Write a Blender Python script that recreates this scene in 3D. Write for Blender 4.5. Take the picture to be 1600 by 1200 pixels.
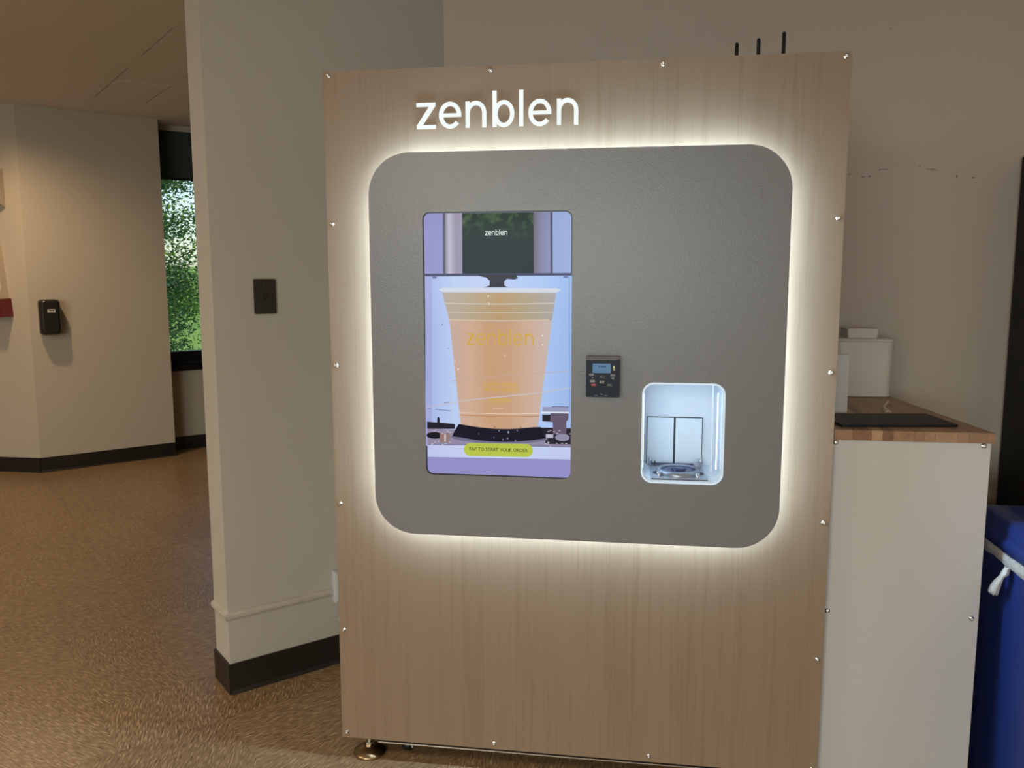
import bpy, bmesh, math, random
from mathutils import Vector, Matrix, geometry, noise

# ------------------------------------------------------------------ scene, camera, world, light
scene = bpy.context.scene
for o in list(bpy.data.objects):
    bpy.data.objects.remove(o, do_unlink=True)
COL = scene.collection
RND = random.Random(7)
PI = math.pi

def lin(c):
    return tuple(((v/255)/12.92 if v/255 <= .04045 else (((v/255)+.055)/1.055)**2.4) for v in c)

scene.view_settings.view_transform = 'Standard'
scene.view_settings.look = 'None'
scene.view_settings.gamma = 1
scene.view_settings.exposure = 0.0
scene.view_settings.use_curve_mapping = False

cam_data = bpy.data.cameras.new('camera')
cam_data.sensor_width = 36
cam_data.lens = 36*1300/1600
cam_data.clip_start = .02
cam_data.clip_end = 300
cam = bpy.data.objects.new('camera', cam_data)
COL.objects.link(cam)
yaw, pitch, roll = .14742, -.12935, -.00171
fw = Vector((-math.sin(yaw)*math.cos(pitch), math.cos(yaw)*math.cos(pitch), math.sin(pitch)))
rt = Vector((math.cos(yaw), math.sin(yaw), 0))
up = rt.cross(fw)
r2 = math.cos(roll)*rt + math.sin(roll)*up
u2 = -math.sin(roll)*rt + math.cos(roll)*up
M = Matrix(((r2.x, u2.x, -fw.x, .79635), (r2.y, u2.y, -fw.y, -2.10065), (r2.z, u2.z, -fw.z, 1.3458), (0, 0, 0, 1)))
cam.matrix_world = M
scene.camera = cam

world = bpy.data.worlds.new('daylight')
scene.world = world
world.use_nodes = True
wn = world.node_tree
wn.nodes.clear()
sky = wn.nodes.new('ShaderNodeTexSky')
sky.sky_type = 'NISHITA'
sky.sun_disc = False
sky.sun_elevation = math.radians(50)
sky.sun_rotation = math.radians(110)
bg = wn.nodes.new('ShaderNodeBackground')
bg.inputs['Strength'].default_value = .22
wo = wn.nodes.new('ShaderNodeOutputWorld')
wn.links.new(sky.outputs[0], bg.inputs[0])
wn.links.new(bg.outputs[0], wo.inputs[0])

sd = bpy.data.lights.new('sun', 'SUN')
sd.energy = 3.2
sd.angle = .009
sd.color = (1, .95, .85)
sun = bpy.data.objects.new('sun', sd)
COL.objects.link(sun)
sun.location = (6, -3, 9)
sun.rotation_euler = Vector((-.62, .25, -.75)).to_track_quat('-Z', 'Y').to_euler()

def area(name, loc, size, power, color, rot=(0, 0, 0), spread=180):
    d = bpy.data.lights.new(name, 'AREA')
    d.shape = 'RECTANGLE'
    d.size, d.size_y = size
    d.energy = power
    d.color = color
    d.spread = math.radians(spread)
    o = bpy.data.objects.new(name, d)
    COL.objects.link(o)
    o.location = loc
    o.rotation_euler = rot
    return o

# large lights: three ceiling troffers and an added right-hand fill beside and behind the camera, daylight through the rear window
WARM = (1, .86, .66)
TROFFERS_AND_FILL = [(-.95, -4.7, 108), (.15, -7.3, 86), (-2.7, -1.7, 45), (2.7, -2.1, 6)]  # last entry is a fill light added to brighten the right side
REAR_WINDOW_POWER = 190
HALL_SPOT_POWER = 17

# ------------------------------------------------------------------ mesh helpers
def mesh_from(verts, faces, name='m', smooth=False):
    me = bpy.data.meshes.new(name)
    me.from_pydata([tuple(v) for v in verts], [], faces)
    me.update()
    if smooth:
        me.polygons.foreach_set('use_smooth', [True]*len(me.polygons))
    return me

class MB:
    """collects verts and faces of one mesh"""
    def __init__(self):
        self.v = []; self.f = []; self.sm = []
    def add(self, vs, fs, smooth=False):
        k = len(self.v)
        self.v += [tuple(p) for p in vs]
        self.f += [tuple(i+k for i in f) for f in fs]
        self.sm += [smooth]*len(fs)
        return self
    def box(self, x0, x1, y0, y1, z0, z1, b=0):
        if b <= 0:
            vs = [(x, y, z) for x in (x0, x1) for y in (y0, y1) for z in (z0, z1)]
            fs = [(0, 1, 3, 2), (4, 6, 7, 5), (0, 4, 5, 1), (2, 3, 7, 6), (0, 2, 6, 4), (1, 5, 7, 3)]
            return self.add(vs, fs)
        bm = bmesh.new()
        bmesh.ops.create_cube(bm, size=1)
        for v in bm.verts:
            v.co = Vector((x0+(v.co.x+.5)*(x1-x0), y0+(v.co.y+.5)*(y1-y0), z0+(v.co.z+.5)*(z1-z0)))
        bmesh.ops.bevel(bm, geom=list(bm.edges), offset=b, segments=2, affect='EDGES', profile=.5)
        bm.verts.index_update()
        self.add([v.co.copy() for v in bm.verts], [[v.index for v in f.verts] for f in bm.faces])
        bm.free()
        return self
    def plate(self, outer, holes, a, b, axis='y'):
        """flat plate with holes; loops are 2-D; extruded from a to b along axis (y: loop is x,z; z: loop is x,y)"""
        loops = [outer]+list(holes)
        tris = geometry.tessellate_polygon([[Vector((p[0], p[1], 0)) for p in l] for l in loops])
        flat = [p for l in loops for p in l]
        n = len(flat)
        def P(p, t): return (p[0], t, p[1]) if axis == 'y' else (p[0], p[1], t)
        vs = [P(p, a) for p in flat]+[P(p, b) for p in flat]
        fs = [tuple(t) for t in tris]+[(t[2]+n, t[1]+n, t[0]+n) for t in tris]
        k = 0
        for l in loops:
            m = len(l)
            for i in range(m):
                j = (i+1) % m
                fs.append((k+i, k+j, k+j+n, k+i+n))
            k += m
        return self.add(vs, fs)
    def loft(self, loops, cap=True, closed=True, smooth=True):
        n = len(loops[0])
        vs = [p for l in loops for p in l]
        fs = []
        for k in range(len(loops)-1):
            for i in range(n if closed else n-1):
                j = (i+1) % n
                fs.append((k*n+i, k*n+j, (k+1)*n+j, (k+1)*n+i))
        self.add(vs, fs, smooth)
        if cap:
            self.add(loops[0], [tuple(range(n-1, -1, -1))])
            self.add(loops[-1], [tuple(range(n))])
        return self
    def lathe(self, c, prof, axis='z', n=24, smooth=True, cap=True):
        """prof: list of (radius, offset along axis)"""
        loops = []
        for r, h in prof:
            L = []
            for i in range(n):
                a = 2*PI*i/n
                u, v = r*math.cos(a), r*math.sin(a)
                if axis == 'z': L.append((c[0]+u, c[1]+v, c[2]+h))
                elif axis == 'y': L.append((c[0]+u, c[1]+h, c[2]+v))
                else: L.append((c[0]+h, c[1]+u, c[2]+v))
            loops.append(L)
        return self.loft(loops, cap, True, smooth)
    def tube(self, pts, r, n=8, cap=True, smooth=True):
        pts = [Vector(p) for p in pts]
        loops = []
        up0 = None
        for i, p in enumerate(pts):
            t = (pts[min(i+1, len(pts)-1)]-pts[max(i-1, 0)]).normalized()
            if up0 is None:
                up0 = Vector((0, 0, 1)) if abs(t.z) < .9 else Vector((1, 0, 0))
            a = t.cross(up0).normalized(); b2 = a.cross(t).normalized(); up0 = b2
            rr = r[i] if isinstance(r, (list, tuple)) else r
            loops.append([p+a*rr*math.cos(2*PI*k/n)+b2*rr*math.sin(2*PI*k/n) for k in range(n)])
        return self.loft(loops, cap, True, smooth)
    def xf(self, m):
        self.v = [tuple(m @ Vector(p)) for p in self.v]
        return self
    def build(self, name, mat, parent=None, fix=True):
        me = bpy.data.meshes.new(name)
        me.from_pydata(self.v, [], self.f)
        me.polygons.foreach_set('use_smooth', self.sm)
        if fix:
            bm = bmesh.new(); bm.from_mesh(me)
            bmesh.ops.recalc_face_normals(bm, faces=bm.faces)
            bm.to_mesh(me); bm.free()
        me.update()
        return obj(name, me, mat, parent)

def obj(name, me, mat=None, parent=None):
    o = bpy.data.objects.new(name, me)
    COL.objects.link(o)
    if mat is not None and me is not None and not me.materials:
        me.materials.append(mat)
    if parent is not None:
        o.parent = parent
        if parent.type == 'EMPTY':
            o.location = -Vector(parent.location)
    return o

def thing(name, loc, label, cat, group=None):
    e = bpy.data.objects.new(name, None)
    e.empty_display_size = .1
    COL.objects.link(e)
    e.location = loc
    return tag(e, label, cat, group)

def tag(o, label, cat, group=None, kind=None):
    o['label'] = label; o['category'] = cat
    if group: o['group'] = group
    if kind: o['kind'] = kind
    return o

def struct(o, label=None):
    o['kind'] = 'structure'
    if label: o['label'] = label
    return o

def rrect(x0, x1, z0, z1, r, n=8):
    """rounded rectangle as a counter-clockwise 2-D loop"""
    L = []
    for cx, cz, a0 in ((x1-r, z0+r, -90), (x1-r, z1-r, 0), (x0+r, z1-r, 90), (x0+r, z0+r, 180)):
        for i in range(n+1):
            a = math.radians(a0+90*i/n)
            L.append((cx+r*math.cos(a), cz+r*math.sin(a)))
    return L

def frame(p, ang):
    """local (s, t, z) -> world: s along the wall, t to its left-hand side"""
    return Matrix.Translation(Vector((p[0], p[1], 0))) @ Matrix.Rotation(ang, 4, 'Z')

# ------------------------------------------------------------------ materials
def mat(name, rgb, rough=.6, metal=0, spec=.5, var=None, vscale=8, vstretch=(1, 1, 1), bump=0, bscale=60, coat=0):
    """plain surface; var = second linear colour mixed in by noise"""
    m = bpy.data.materials.new(name)
    m.use_nodes = True
    nt = m.node_tree
    b = nt.nodes['Principled BSDF']
    b.inputs['Base Color'].default_value = (*rgb, 1)
    b.inputs['Roughness'].default_value = rough
    b.inputs['Metallic'].default_value = metal
    b.inputs['Specular IOR Level'].default_value = spec
    b.inputs['Coat Weight'].default_value = coat
    tc = nt.nodes.new('ShaderNodeTexCoord')
    if var is not None:
        mp = nt.nodes.new('ShaderNodeMapping')
        mp.inputs['Scale'].default_value = vstretch
        nz = nt.nodes.new('ShaderNodeTexNoise')
        nz.inputs['Scale'].default_value = vscale
        nz.inputs['Detail'].default_value = 5
        rp = nt.nodes.new('ShaderNodeValToRGB')
        rp.color_ramp.elements[0].position = .35
        rp.color_ramp.elements[1].position = .65
        rp.color_ramp.elements[0].color = (*rgb, 1)
        rp.color_ramp.elements[1].color = (*var, 1)
        nt.links.new(tc.outputs['Object'], mp.inputs[0])
        nt.links.new(mp.outputs[0], nz.inputs['Vector'])
        nt.links.new(nz.outputs[0], rp.inputs[0])
        nt.links.new(rp.outputs[0], b.inputs['Base Color'])
    if bump:
        n2 = nt.nodes.new('ShaderNodeTexNoise')
        n2.inputs['Scale'].default_value = bscale
        n2.inputs['Detail'].default_value = 3
        bp = nt.nodes.new('ShaderNodeBump')
        bp.inputs['Strength'].default_value = bump
        bp.inputs['Distance'].default_value = .002
        nt.links.new(tc.outputs['Object'], n2.inputs['Vector'])
        nt.links.new(n2.outputs[0], bp.inputs['Height'])
        nt.links.new(bp.outputs[0], b.inputs['Normal'])
    return m

def emit(name, srgb, strength=1.0, gloss=False):
    m = bpy.data.materials.new(name)
    m.use_nodes = True
    b = m.node_tree.nodes['Principled BSDF']
    b.inputs['Base Color'].default_value = (0, 0, 0, 1)
    b.inputs['Emission Color'].default_value = (*lin(srgb), 1)
    b.inputs['Emission Strength'].default_value = strength
    b.inputs['Roughness'].default_value = .12 if gloss else .5
    b.inputs['Specular IOR Level'].default_value = .06 if gloss else .1
    return m

def wood_material(name, dark, light, dirscale=(55, 55, 1.6), rough=.45):
    m = bpy.data.materials.new(name)
    m.use_nodes = True
    nt = m.node_tree
    b = nt.nodes['Principled BSDF']
    b.inputs['Roughness'].default_value = rough
    b.inputs['Specular IOR Level'].default_value = .3
    tc = nt.nodes.new('ShaderNodeTexCoord')
    def nz(scale, detail):
        mp = nt.nodes.new('ShaderNodeMapping')
        mp.inputs['Scale'].default_value = scale
        n = nt.nodes.new('ShaderNodeTexNoise')
        n.inputs['Scale'].default_value = 1
        n.inputs['Detail'].default_value = detail
        n.inputs['Roughness'].default_value = .65
        nt.links.new(tc.outputs['Object'], mp.inputs[0])
        nt.links.new(mp.outputs[0], n.inputs['Vector'])
        return n
    a = nz(dirscale, 6)
    f = nz((dirscale[0]*6, dirscale[1]*6, dirscale[2]*3.5), 3)
    c = nz((dirscale[0]*.12, dirscale[1]*.12, dirscale[2]*.25), 2)
    ad = nt.nodes.new('ShaderNodeMath'); ad.operation = 'MULTIPLY_ADD'
    ad.inputs[1].default_value = .45
    nt.links.new(f.outputs[0], ad.inputs[0]); nt.links.new(a.outputs[0], ad.inputs[2])
    ad2 = nt.nodes.new('ShaderNodeMath'); ad2.operation = 'MULTIPLY_ADD'
    ad2.inputs[1].default_value = .5
    nt.links.new(c.outputs[0], ad2.inputs[0]); nt.links.new(ad.outputs[0], ad2.inputs[2])
    rp = nt.nodes.new('ShaderNodeValToRGB')
    rp.color_ramp.elements[0].position = .72
    rp.color_ramp.elements[1].position = 1.22 if False else 1.0
    rp.color_ramp.elements[0].color = (*dark, 1)
    rp.color_ramp.elements[1].color = (*light, 1)
    nt.links.new(ad2.outputs[0], rp.inputs[0])
    nt.links.new(rp.outputs[0], b.inputs['Base Color'])
    bp = nt.nodes.new('ShaderNodeBump')
    bp.inputs['Strength'].default_value = .12
    bp.inputs['Distance'].default_value = .0008
    nt.links.new(f.outputs[0], bp.inputs['Height'])
    nt.links.new(bp.outputs[0], b.inputs['Normal'])
    return m

def stave_material():
    m = wood_material('butcher_block', (.36, .225, .13), (.50, .335, .21), (60, 2.2, 60), .4)
    nt = m.node_tree
    b = nt.nodes['Principled BSDF']
    src = b.inputs['Base Color'].links[0].from_socket
    oi = nt.nodes.new('ShaderNodeObjectInfo')
    rp = nt.nodes.new('ShaderNodeValToRGB')
    rp.color_ramp.elements[0].color = (.52, .42, .40, 1)
    rp.color_ramp.elements[1].color = (1.1, 1.05, .98, 1)
    mx = nt.nodes.new('ShaderNodeMix'); mx.data_type = 'RGBA'; mx.blend_type = 'MULTIPLY'
    mx.inputs['Factor'].default_value = 1
    nt.links.new(oi.outputs['Random'], rp.inputs[0])
    nt.links.new(src, mx.inputs['A']); nt.links.new(rp.outputs[0], mx.inputs['B'])
    nt.links.new(mx.outputs['Result'], b.inputs['Base Color'])
    return m

def tile_material():
    """vinyl tile with short chip strands; each tile turns its strands another way"""
    m = bpy.data.materials.new('vinyl_strand_tile')
    m.use_nodes = True
    nt = m.node_tree
    b = nt.nodes['Principled BSDF']
    b.inputs['Specular IOR Level'].default_value = .5
    tc = nt.nodes.new('ShaderNodeTexCoord')
    oi = nt.nodes.new('ShaderNodeObjectInfo')
    mul = nt.nodes.new('ShaderNodeMath'); mul.operation = 'MULTIPLY'; mul.inputs[1].default_value = 9.0
    nt.links.new(oi.outputs['Random'], mul.inputs[0])
    wz = nt.nodes.new('ShaderNodeTexNoise'); wz.inputs['Scale'].default_value = 4; wz.inputs['Detail'].default_value = 1
    nt.links.new(tc.outputs['Object'], wz.inputs['Vector'])
    wa = nt.nodes.new('ShaderNodeMath'); wa.operation = 'MULTIPLY_ADD'; wa.inputs[1].default_value = 2.6
    nt.links.new(wz.outputs[0], wa.inputs[0]); nt.links.new(mul.outputs[0], wa.inputs[2])
    vr = nt.nodes.new('ShaderNodeVectorRotate'); vr.rotation_type = 'Z_AXIS'
    nt.links.new(tc.outputs['Object'], vr.inputs['Vector'])
    nt.links.new(mul.outputs[0], vr.inputs['Angle'])
    mp = nt.nodes.new('ShaderNodeMapping'); mp.inputs['Scale'].default_value = (30, 230, 1)
    nt.links.new(vr.outputs[0], mp.inputs[0])
    of = nt.nodes.new('ShaderNodeVectorMath'); of.operation = 'ADD'
    nt.links.new(mp.outputs[0], of.inputs[0]); nt.links.new(oi.outputs['Location'], of.inputs[1])
    nz = nt.nodes.new('ShaderNodeTexNoise'); nz.inputs['Scale'].default_value = 1; nz.inputs['Detail'].default_value = 3
    nz.inputs['Distortion'].default_value = .35
    nt.links.new(of.outputs[0], nz.inputs['Vector'])
    rp = nt.nodes.new('ShaderNodeValToRGB')
    e = rp.color_ramp.elements
    e[0].position = .30; e[0].color = (.13, .074, .034, 1)
    e[1].position = .70; e[1].color = (.57, .43, .28, 1)
    k = e.new(.45); k.color = (.265, .168, .086, 1)
    k = e.new(.56); k.color = (.325, .215, .116, 1)
    nt.links.new(nz.outputs[0], rp.inputs[0])
    tint = nt.nodes.new('ShaderNodeValToRGB')
    tint.color_ramp.elements[0].color = (.93, .92, .9, 1)
    tint.color_ramp.elements[1].color = (1.05, 1.05, 1.05, 1)
    nt.links.new(oi.outputs['Random'], tint.inputs[0])
    mx = nt.nodes.new('ShaderNodeMix'); mx.data_type = 'RGBA'; mx.blend_type = 'MULTIPLY'; mx.inputs['Factor'].default_value = 1
    nt.links.new(rp.outputs[0], mx.inputs['A']); nt.links.new(tint.outputs[0], mx.inputs['B'])
    nt.links.new(mx.outputs['Result'], b.inputs['Base Color'])
    rr = nt.nodes.new('ShaderNodeMapRange'); rr.inputs['To Min'].default_value = .22; rr.inputs['To Max'].default_value = .42
    nt.links.new(nz.outputs[0], rr.inputs[0]); nt.links.new(rr.outputs[0], b.inputs['Roughness'])
    return m

def glass_material():
    m = bpy.data.materials.new('window_glass')
    m.use_nodes = True
    nt = m.node_tree
    nt.nodes.clear()
    tr = nt.nodes.new('ShaderNodeBsdfTransparent'); tr.inputs[0].default_value = (.93, .96, .95, 1)
    gl = nt.nodes.new('ShaderNodeBsdfGlossy'); gl.inputs['Roughness'].default_value = .02
    fr = nt.nodes.new('ShaderNodeFresnel'); fr.inputs[0].default_value = 1.45
    mx = nt.nodes.new('ShaderNodeMixShader'); ou = nt.nodes.new('ShaderNodeOutputMaterial')
    nt.links.new(fr.outputs[0], mx.inputs[0]); nt.links.new(tr.outputs[0], mx.inputs[1]); nt.links.new(gl.outputs[0], mx.inputs[2])
    nt.links.new(mx.outputs[0], ou.inputs[0])
    return m

def leaf_material(name, c0, c1):
    m = bpy.data.materials.new(name)
    m.use_nodes = True
    nt = m.node_tree
    b = nt.nodes['Principled BSDF']
    b.inputs['Roughness'].default_value = .5
    tc = nt.nodes.new('ShaderNodeTexCoord')
    nz = nt.nodes.new('ShaderNodeTexNoise'); nz.inputs['Scale'].default_value = 3
    rp = nt.nodes.new('ShaderNodeValToRGB')
    rp.color_ramp.elements[0].color = (*c0, 1); rp.color_ramp.elements[1].color = (*c1, 1)
    rp.color_ramp.elements[0].position = .35; rp.color_ramp.elements[1].position = .65
    nt.links.new(tc.outputs['Object'], nz.inputs['Vector']); nt.links.new(nz.outputs[0], rp.inputs[0]); nt.links.new(rp.outputs[0], b.inputs['Base Color'])
    tl = nt.nodes.new('ShaderNodeBsdfTranslucent')
    nt.links.new(rp.outputs[0], tl.inputs[0])
    mx = nt.nodes.new('ShaderNodeMixShader'); mx.inputs[0].default_value = .4
    nt.links.new(b.outputs[0], mx.inputs[1]); nt.links.new(tl.outputs[0], mx.inputs[2])
    nt.links.new(mx.outputs[0], nt.nodes['Material Output'].inputs[0])
    return m

WALL_BACK = mat('back_wall_paint', (.53, .44, .36), .55, spec=.35, var=(.55, .46, .38), vscale=1.2, bump=.12, bscale=180)
WALL = mat('wall_paint', (.51, .472, .412), .55, spec=.35, var=(.53, .492, .43), vscale=1.2, bump=.12, bscale=180)
WALL_HALL = mat('hall_wall_paint', (.52, .455, .36), .55, spec=.3, var=(.54, .475, .38), vscale=1.2, bump=.1, bscale=180)
CEIL = mat('ceiling_tile_white', (.82, .79, .74), .9, spec=.1, var=(.84, .81, .76), vscale=30, bump=.3, bscale=120)
VINYL = mat('black_vinyl_base', (.012, .010, .009), .38, var=(.018, .015, .012), vscale=6, bump=.06, bscale=20)
TRIM = mat('painted_trim', (.56, .51, .45), .4, var=(.48, .43, .37), vscale=30, vstretch=(1, 1, 3))
TILE = tile_material()
SLAB = mat('floor_slab', (.27, .18, .10), .45, var=(.34, .24, .14), vscale=90)
OAK = wood_material('oak_laminate', (.258, .177, .112), (.308, .220, .147))
STAVE = stave_material()
GREY = mat('grey_fascia_paint', (.224, .229, .242), .27, spec=.5, bump=.16, bscale=350)
WHITE = mat('white_laminate', (.63, .61, .58), .5, spec=.35)
WHITEP = mat('white_plastic', (.62, .57, .50), .38, spec=.4)
CABINET = mat('kiosk_cabinet', (.55, .55, .55), .5)
STEEL = mat('steel', (.70, .68, .65), .18, metal=1)
BRUSHED = mat('brushed_steel', (.55, .55, .57), .35, metal=1)
FOOTM = mat('zinc_yellow_steel', (.36, .25, .13), .32, metal=1)
BLACK = mat('black_plastic', (.012, .012, .014), .35)
BLACKM = mat('black_matte', (.010, .010, .011), .6, spec=.3)
RUBBER = mat('black_mat_rubber', (.007, .007, .011), .5, spec=.3, bump=.2, bscale=300)
DARKGAP = mat('dark_gap', (.03, .035, .05), .5)
NAVY = mat('terminal_plastic', (.012, .019, .036), .35, spec=.2)
BLUE = mat('blue_bin_plastic', (.014, .034, .19), .42, spec=.4, bump=.05, bscale=40)
BAG = mat('bag_film', (.62, .62, .60), .35, spec=.5, var=(.50, .50, .49), vscale=60)
RED = mat('dark_red_plastic', (.16, .012, .014), .4)
BEIGE = mat('beige_plastic', (.60, .52, .41), .5)
GLASS = glass_material()
FRAME = mat('dark_bronze_aluminium', (.010, .010, .010), .35, metal=.2)
SHADE = mat('roller_shade_fabric', (.055, .065, .060), .9, spec=.1, var=(.065, .075, .068), vscale=300)
SWITCHM = mat('brown_switch_plate', (.030, .025, .018), .35)
NICHE = mat('niche_acrylic', (.72, .77, .82), .25, spec=.5)
DOORP = mat('niche_door', (.74, .80, .84), .3, spec=.4)
GRASS = mat('grass', (.11, .22, .03), .9, var=(.26, .40, .07), vscale=1.5)
BARK = mat('bark', (.06, .045, .03), .9, bump=.5, bscale=30)
LEAF1 = leaf_material('leaf_dark', (.025, .075, .022), (.06, .15, .04))
LEAF2 = leaf_material('leaf_light', (.12, .22, .03), (.26, .40, .06))
LED_WARM = emit('led_strip_white', (196, 229, 255), 116)
LED_COOL = emit('led_strip_cool', (190, 224, 255), 4.2)
SIGN = emit('sign_acrylic', (244, 252, 250), 1.0)
LAMP = emit('lamp_diffuser', (255, 238, 210), 3)

# ------------------------------------------------------------------ setting: floor, ceiling, walls
S2 = math.sqrt(.5)
CZ = 2.467
A45 = PI/4

fl = MB().plate([(-7.2, -9.2), (3.8, -9.2), (3.8, 10.4), (-2.95, 3.63), (-3.4, 3.2), (-7.2, 3.2)], [], -.12, -.003, 'z')
floor = struct(fl.build('floor', SLAB), 'tan and brown strand-patterned vinyl tile floor')

TS = .305
tile_me = MB().box(-TS/2+.00025, TS/2-.00025, -TS/2+.00025, TS/2-.00025, -.003, 0, 0)
me = bpy.data.meshes.new('floor_tile')
me.from_pydata(tile_me.v, [], tile_me.f); me.materials.append(TILE)
U0 = -.505
def inside_floor(x, y):
    if y > 3.1 and x < -3.2: return False
    if y-x > 6.45: return False
    if x > .45 and y > .3: return False
    if y < -.9 or y > 4.4: return False
    # band the photograph (and a step beside it) sees
    return (x+.55*y < 1.9) and (x+.80*y > -2.0) and x > -4.4
n_t = 0
for i in range(-12, 16):
    for j in range(-8, 20):
        u = U0+(i+.5)*TS; v = .1+(j+.5)*TS
        x, y = (u-v)*S2, (u+v)*S2
        if inside_floor(x, y) and n_t < 300:
            o = obj('floor_tile', me, None, floor)
            o.location = (x, y, 0); o.rotation_euler = (0, 0, A45+RND.choice((0, PI/2)))
            n_t += 1

cl = MB().plate([(-7.2, -9.2), (3.8, -9.2), (3.8, 10.5), (-3.05, 3.65), (-3.4, 3.3), (-7.2, 3.3)], [], CZ+.014, CZ+.2, 'z')
ceiling = struct(cl.build('ceiling', CEIL), 'pale acoustic tile ceiling with a few open joints')
ct = MB().box(-TS/2+.0002, TS/2-.0002, -TS/2+.0002, TS/2-.0002, 0, .014, 0)
ctm = bpy.data.meshes.new('ceiling_tile'); ctm.from_pydata(ct.v, [], ct.f); ctm.materials.append(CEIL)
OPEN_U = {(0, 9), (0, 10), (0, 11), (1, 10), (1, 11), (0, 6), (0, 7), (-2, 10), (-2, 11)}
OPEN_V = {(0, 10), (-2, 12)}
MB().plate([(-4.0, .3), (-.3, .3), (-.3, 1.0), (.2, 1.2), (.2, 6.6), (-2.95, 3.5), (-3.25, 2.95), (-4.0, 2.95)], [], CZ+.0141, CZ+.0148, 'z').build('joint_shade_sheet', BLACKM, ceiling)  # black sheet added above the tiles to stand in for shade in the joints
for i in range(-7, 7):
    for j in range(2, 15):
        u = .20+(i+.5)*TS; v = .23+(j+.5)*TS
        x, y = (u-v)*S2, (u+v)*S2
        if y > 3.02 and x < -3.1: continue
        if y-x > 6.62: continue
        if x > .2 or y < .2: continue
        if (y-x) < .95 and x > -.75: continue
        o = obj('ceiling_tile', ctm, None, ceiling)
        o.location = (x, y, CZ+RND.uniform(0, .0006))
        o.rotation_euler = (RND.uniform(-.0012, .0012), RND.uniform(-.0012, .0012), A45)
        g_ = .009
        if (i, j) in OPEN_U:
            o.scale.x = 1-g_/TS; o.location += Vector((g_/2*S2, g_/2*S2, 0))
        if (i, j) in OPEN_V:
            o.scale.y = 1-g_/TS; o.location += Vector((-g_/2*S2, g_/2*S2, 0))

WT = 2.62
def wall(name, p0, ang, length, t0, t1, z0=0, z1=WT, m=WALL, holes=()):
    mb = MB().plate([(0, z0), (length, z0), (length, z1), (0, z1)], holes, t0, t1, 'y').xf(frame(p0, ang))
    return struct(mb.build(name, m))

# partition with the light switch: face runs 45 degrees from its free end to the corner behind the kiosk
PB = (-.482, .290)
wall_partition = wall('wall_left', PB, A45, .845, 0, .140)
wall_back = wall('wall_back', (.05, .885), 0, 3.75, 0, .15, m=WALL_BACK)
wall_right = wall('wall_right', (3.6, -9.2), PI/2, 19.6, -.2, 0)
wall_rear = wall('wall_rear', (-7.2, -9.0), 0, 11, -.2, 0, holes=[[(4.6, .9), (9.0, .9), (9.0, 2.2), (4.6, 2.2)]])
wall_farleft = wall('wall_far_left', (-7.0, -9.2), PI/2, 12.4, 0, .2, m=WALL_HALL)
wall_hall = wall('wall_hall', (-7.2, 3.0), 0, 3.94, 0, .2, m=WALL_HALL)
wall_angled = struct(MB().plate([(-3.26, 3.0), (-2.634, 3.645), (-2.79, 3.80), (-3.46, 3.13)], [], 0, WT, 'z').build('wall_angled', WALL_HALL))
PW = (-2.80, 3.775)
WIN0, WIN1 = .02, 4.2
wall_window = wall('wall_window', PW, A45, 9.4, 0, .16, m=WALL_HALL, holes=[[(WIN0, .62), (WIN1, .62), (WIN1, 2.43), (WIN0, 2.43)]])

# wall scuffs and nail holes left on the back wall
for (x, z, w, h) in [(1.497, 1.681, .004, .004), (1.540, 1.672, .012, .0025), (1.56, 1.6725, .006, .004), (1.59, 1.692, .003, .004), (1.605, 1.694, .030, .0015), (1.716, 1.702, .003, .004),
                     (1.750, 1.692, .028, .0016), (1.762, 1.688, .018, .0014), (1.833, 1.667, .004, .006), (1.883, 1.662, .010, .004), (1.602, 2.141, .003, .003)]:
    MB().box(x-w/2, x+w/2, .8846, .8852, z-h/2, z+h/2).build('scuff', mat('scuff_grey', (.12, .11, .095), .8) if 'scuff_grey' not in bpy.data.materials else bpy.data.materials['scuff_grey'], wall_back)

# vinyl bases
def base_strip(name, p0, ang, length, side=-1, h=.101, t=.006):
    y0, y1 = (-t, 0) if side < 0 else (0, t)
    mb = MB().plate([(y0-.008 if side < 0 else y1+.008, 0), (y0, .012), (y0, h) if side < 0 else (y1, h), (y1 if side < 0 else y0, h), (y1 if side < 0 else y0, 0)], [], 0, length, 'z')
    # profile was drawn in (t, z): lay it along the wall
    mb.v = [(s, t_, z_) for (t_, z_, s) in mb.v]
    return struct(mb.xf(frame(p0, ang)).build(name, VINYL))
bl = base_strip('baseboard_left', PB, A45, .84)
e45 = MB().box(-.007, 0, -.006, .146, 0, .101).xf(frame(PB, A45)).build('end_strip', VINYL, bl)
base_strip('baseboard_back', (.12, .885), 0, 3.4)
base_strip('baseboard_hall', (-7.0, 3.0), 0, 3.74)
base_strip('baseboard_angled', (-3.26, 3.0), math.atan2(.645, .626), .900)
base_strip('baseboard_window', PW, A45, 6.0)

# bead rail round the partition, just above the plinth
rail = MB()
zr = .262
pts = [(-.011, .133), (-.011, -.010), (.835, -.010)]
loc = [Vector((s, t, zr)) for s, t in pts]
prof = [(0, -.013), (-.008, -.012), (-.012, -.004), (-.012, .004), (-.007, .011), (0, .013)]
def railseg(a, b, out, ma, mb_):
    d = (b-a).normalized()
    L = []
    for p, mit in ((a, ma), (b, mb_)):
        L.append([p+out*(-q[0])+Vector((0, 0, q[1]))+d*mit*(-q[0]) for q in prof])
    rail.loft(L, True, False, False)
# out vectors: end cap faces -s, long face faces -t
railseg(Vector((0, .140, zr)), Vector((0, 0, zr)), Vector((-1, 0, 0)), 0, 1)
railseg(Vector((0, 0, zr)), Vector((.835, 0, zr)), Vector((0, -1, 0)), -1, 0)
struct(rail.xf(frame(PB, A45)).build('trim_1', TRIM), 'cream bead rail round the foot of the partition')

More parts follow.
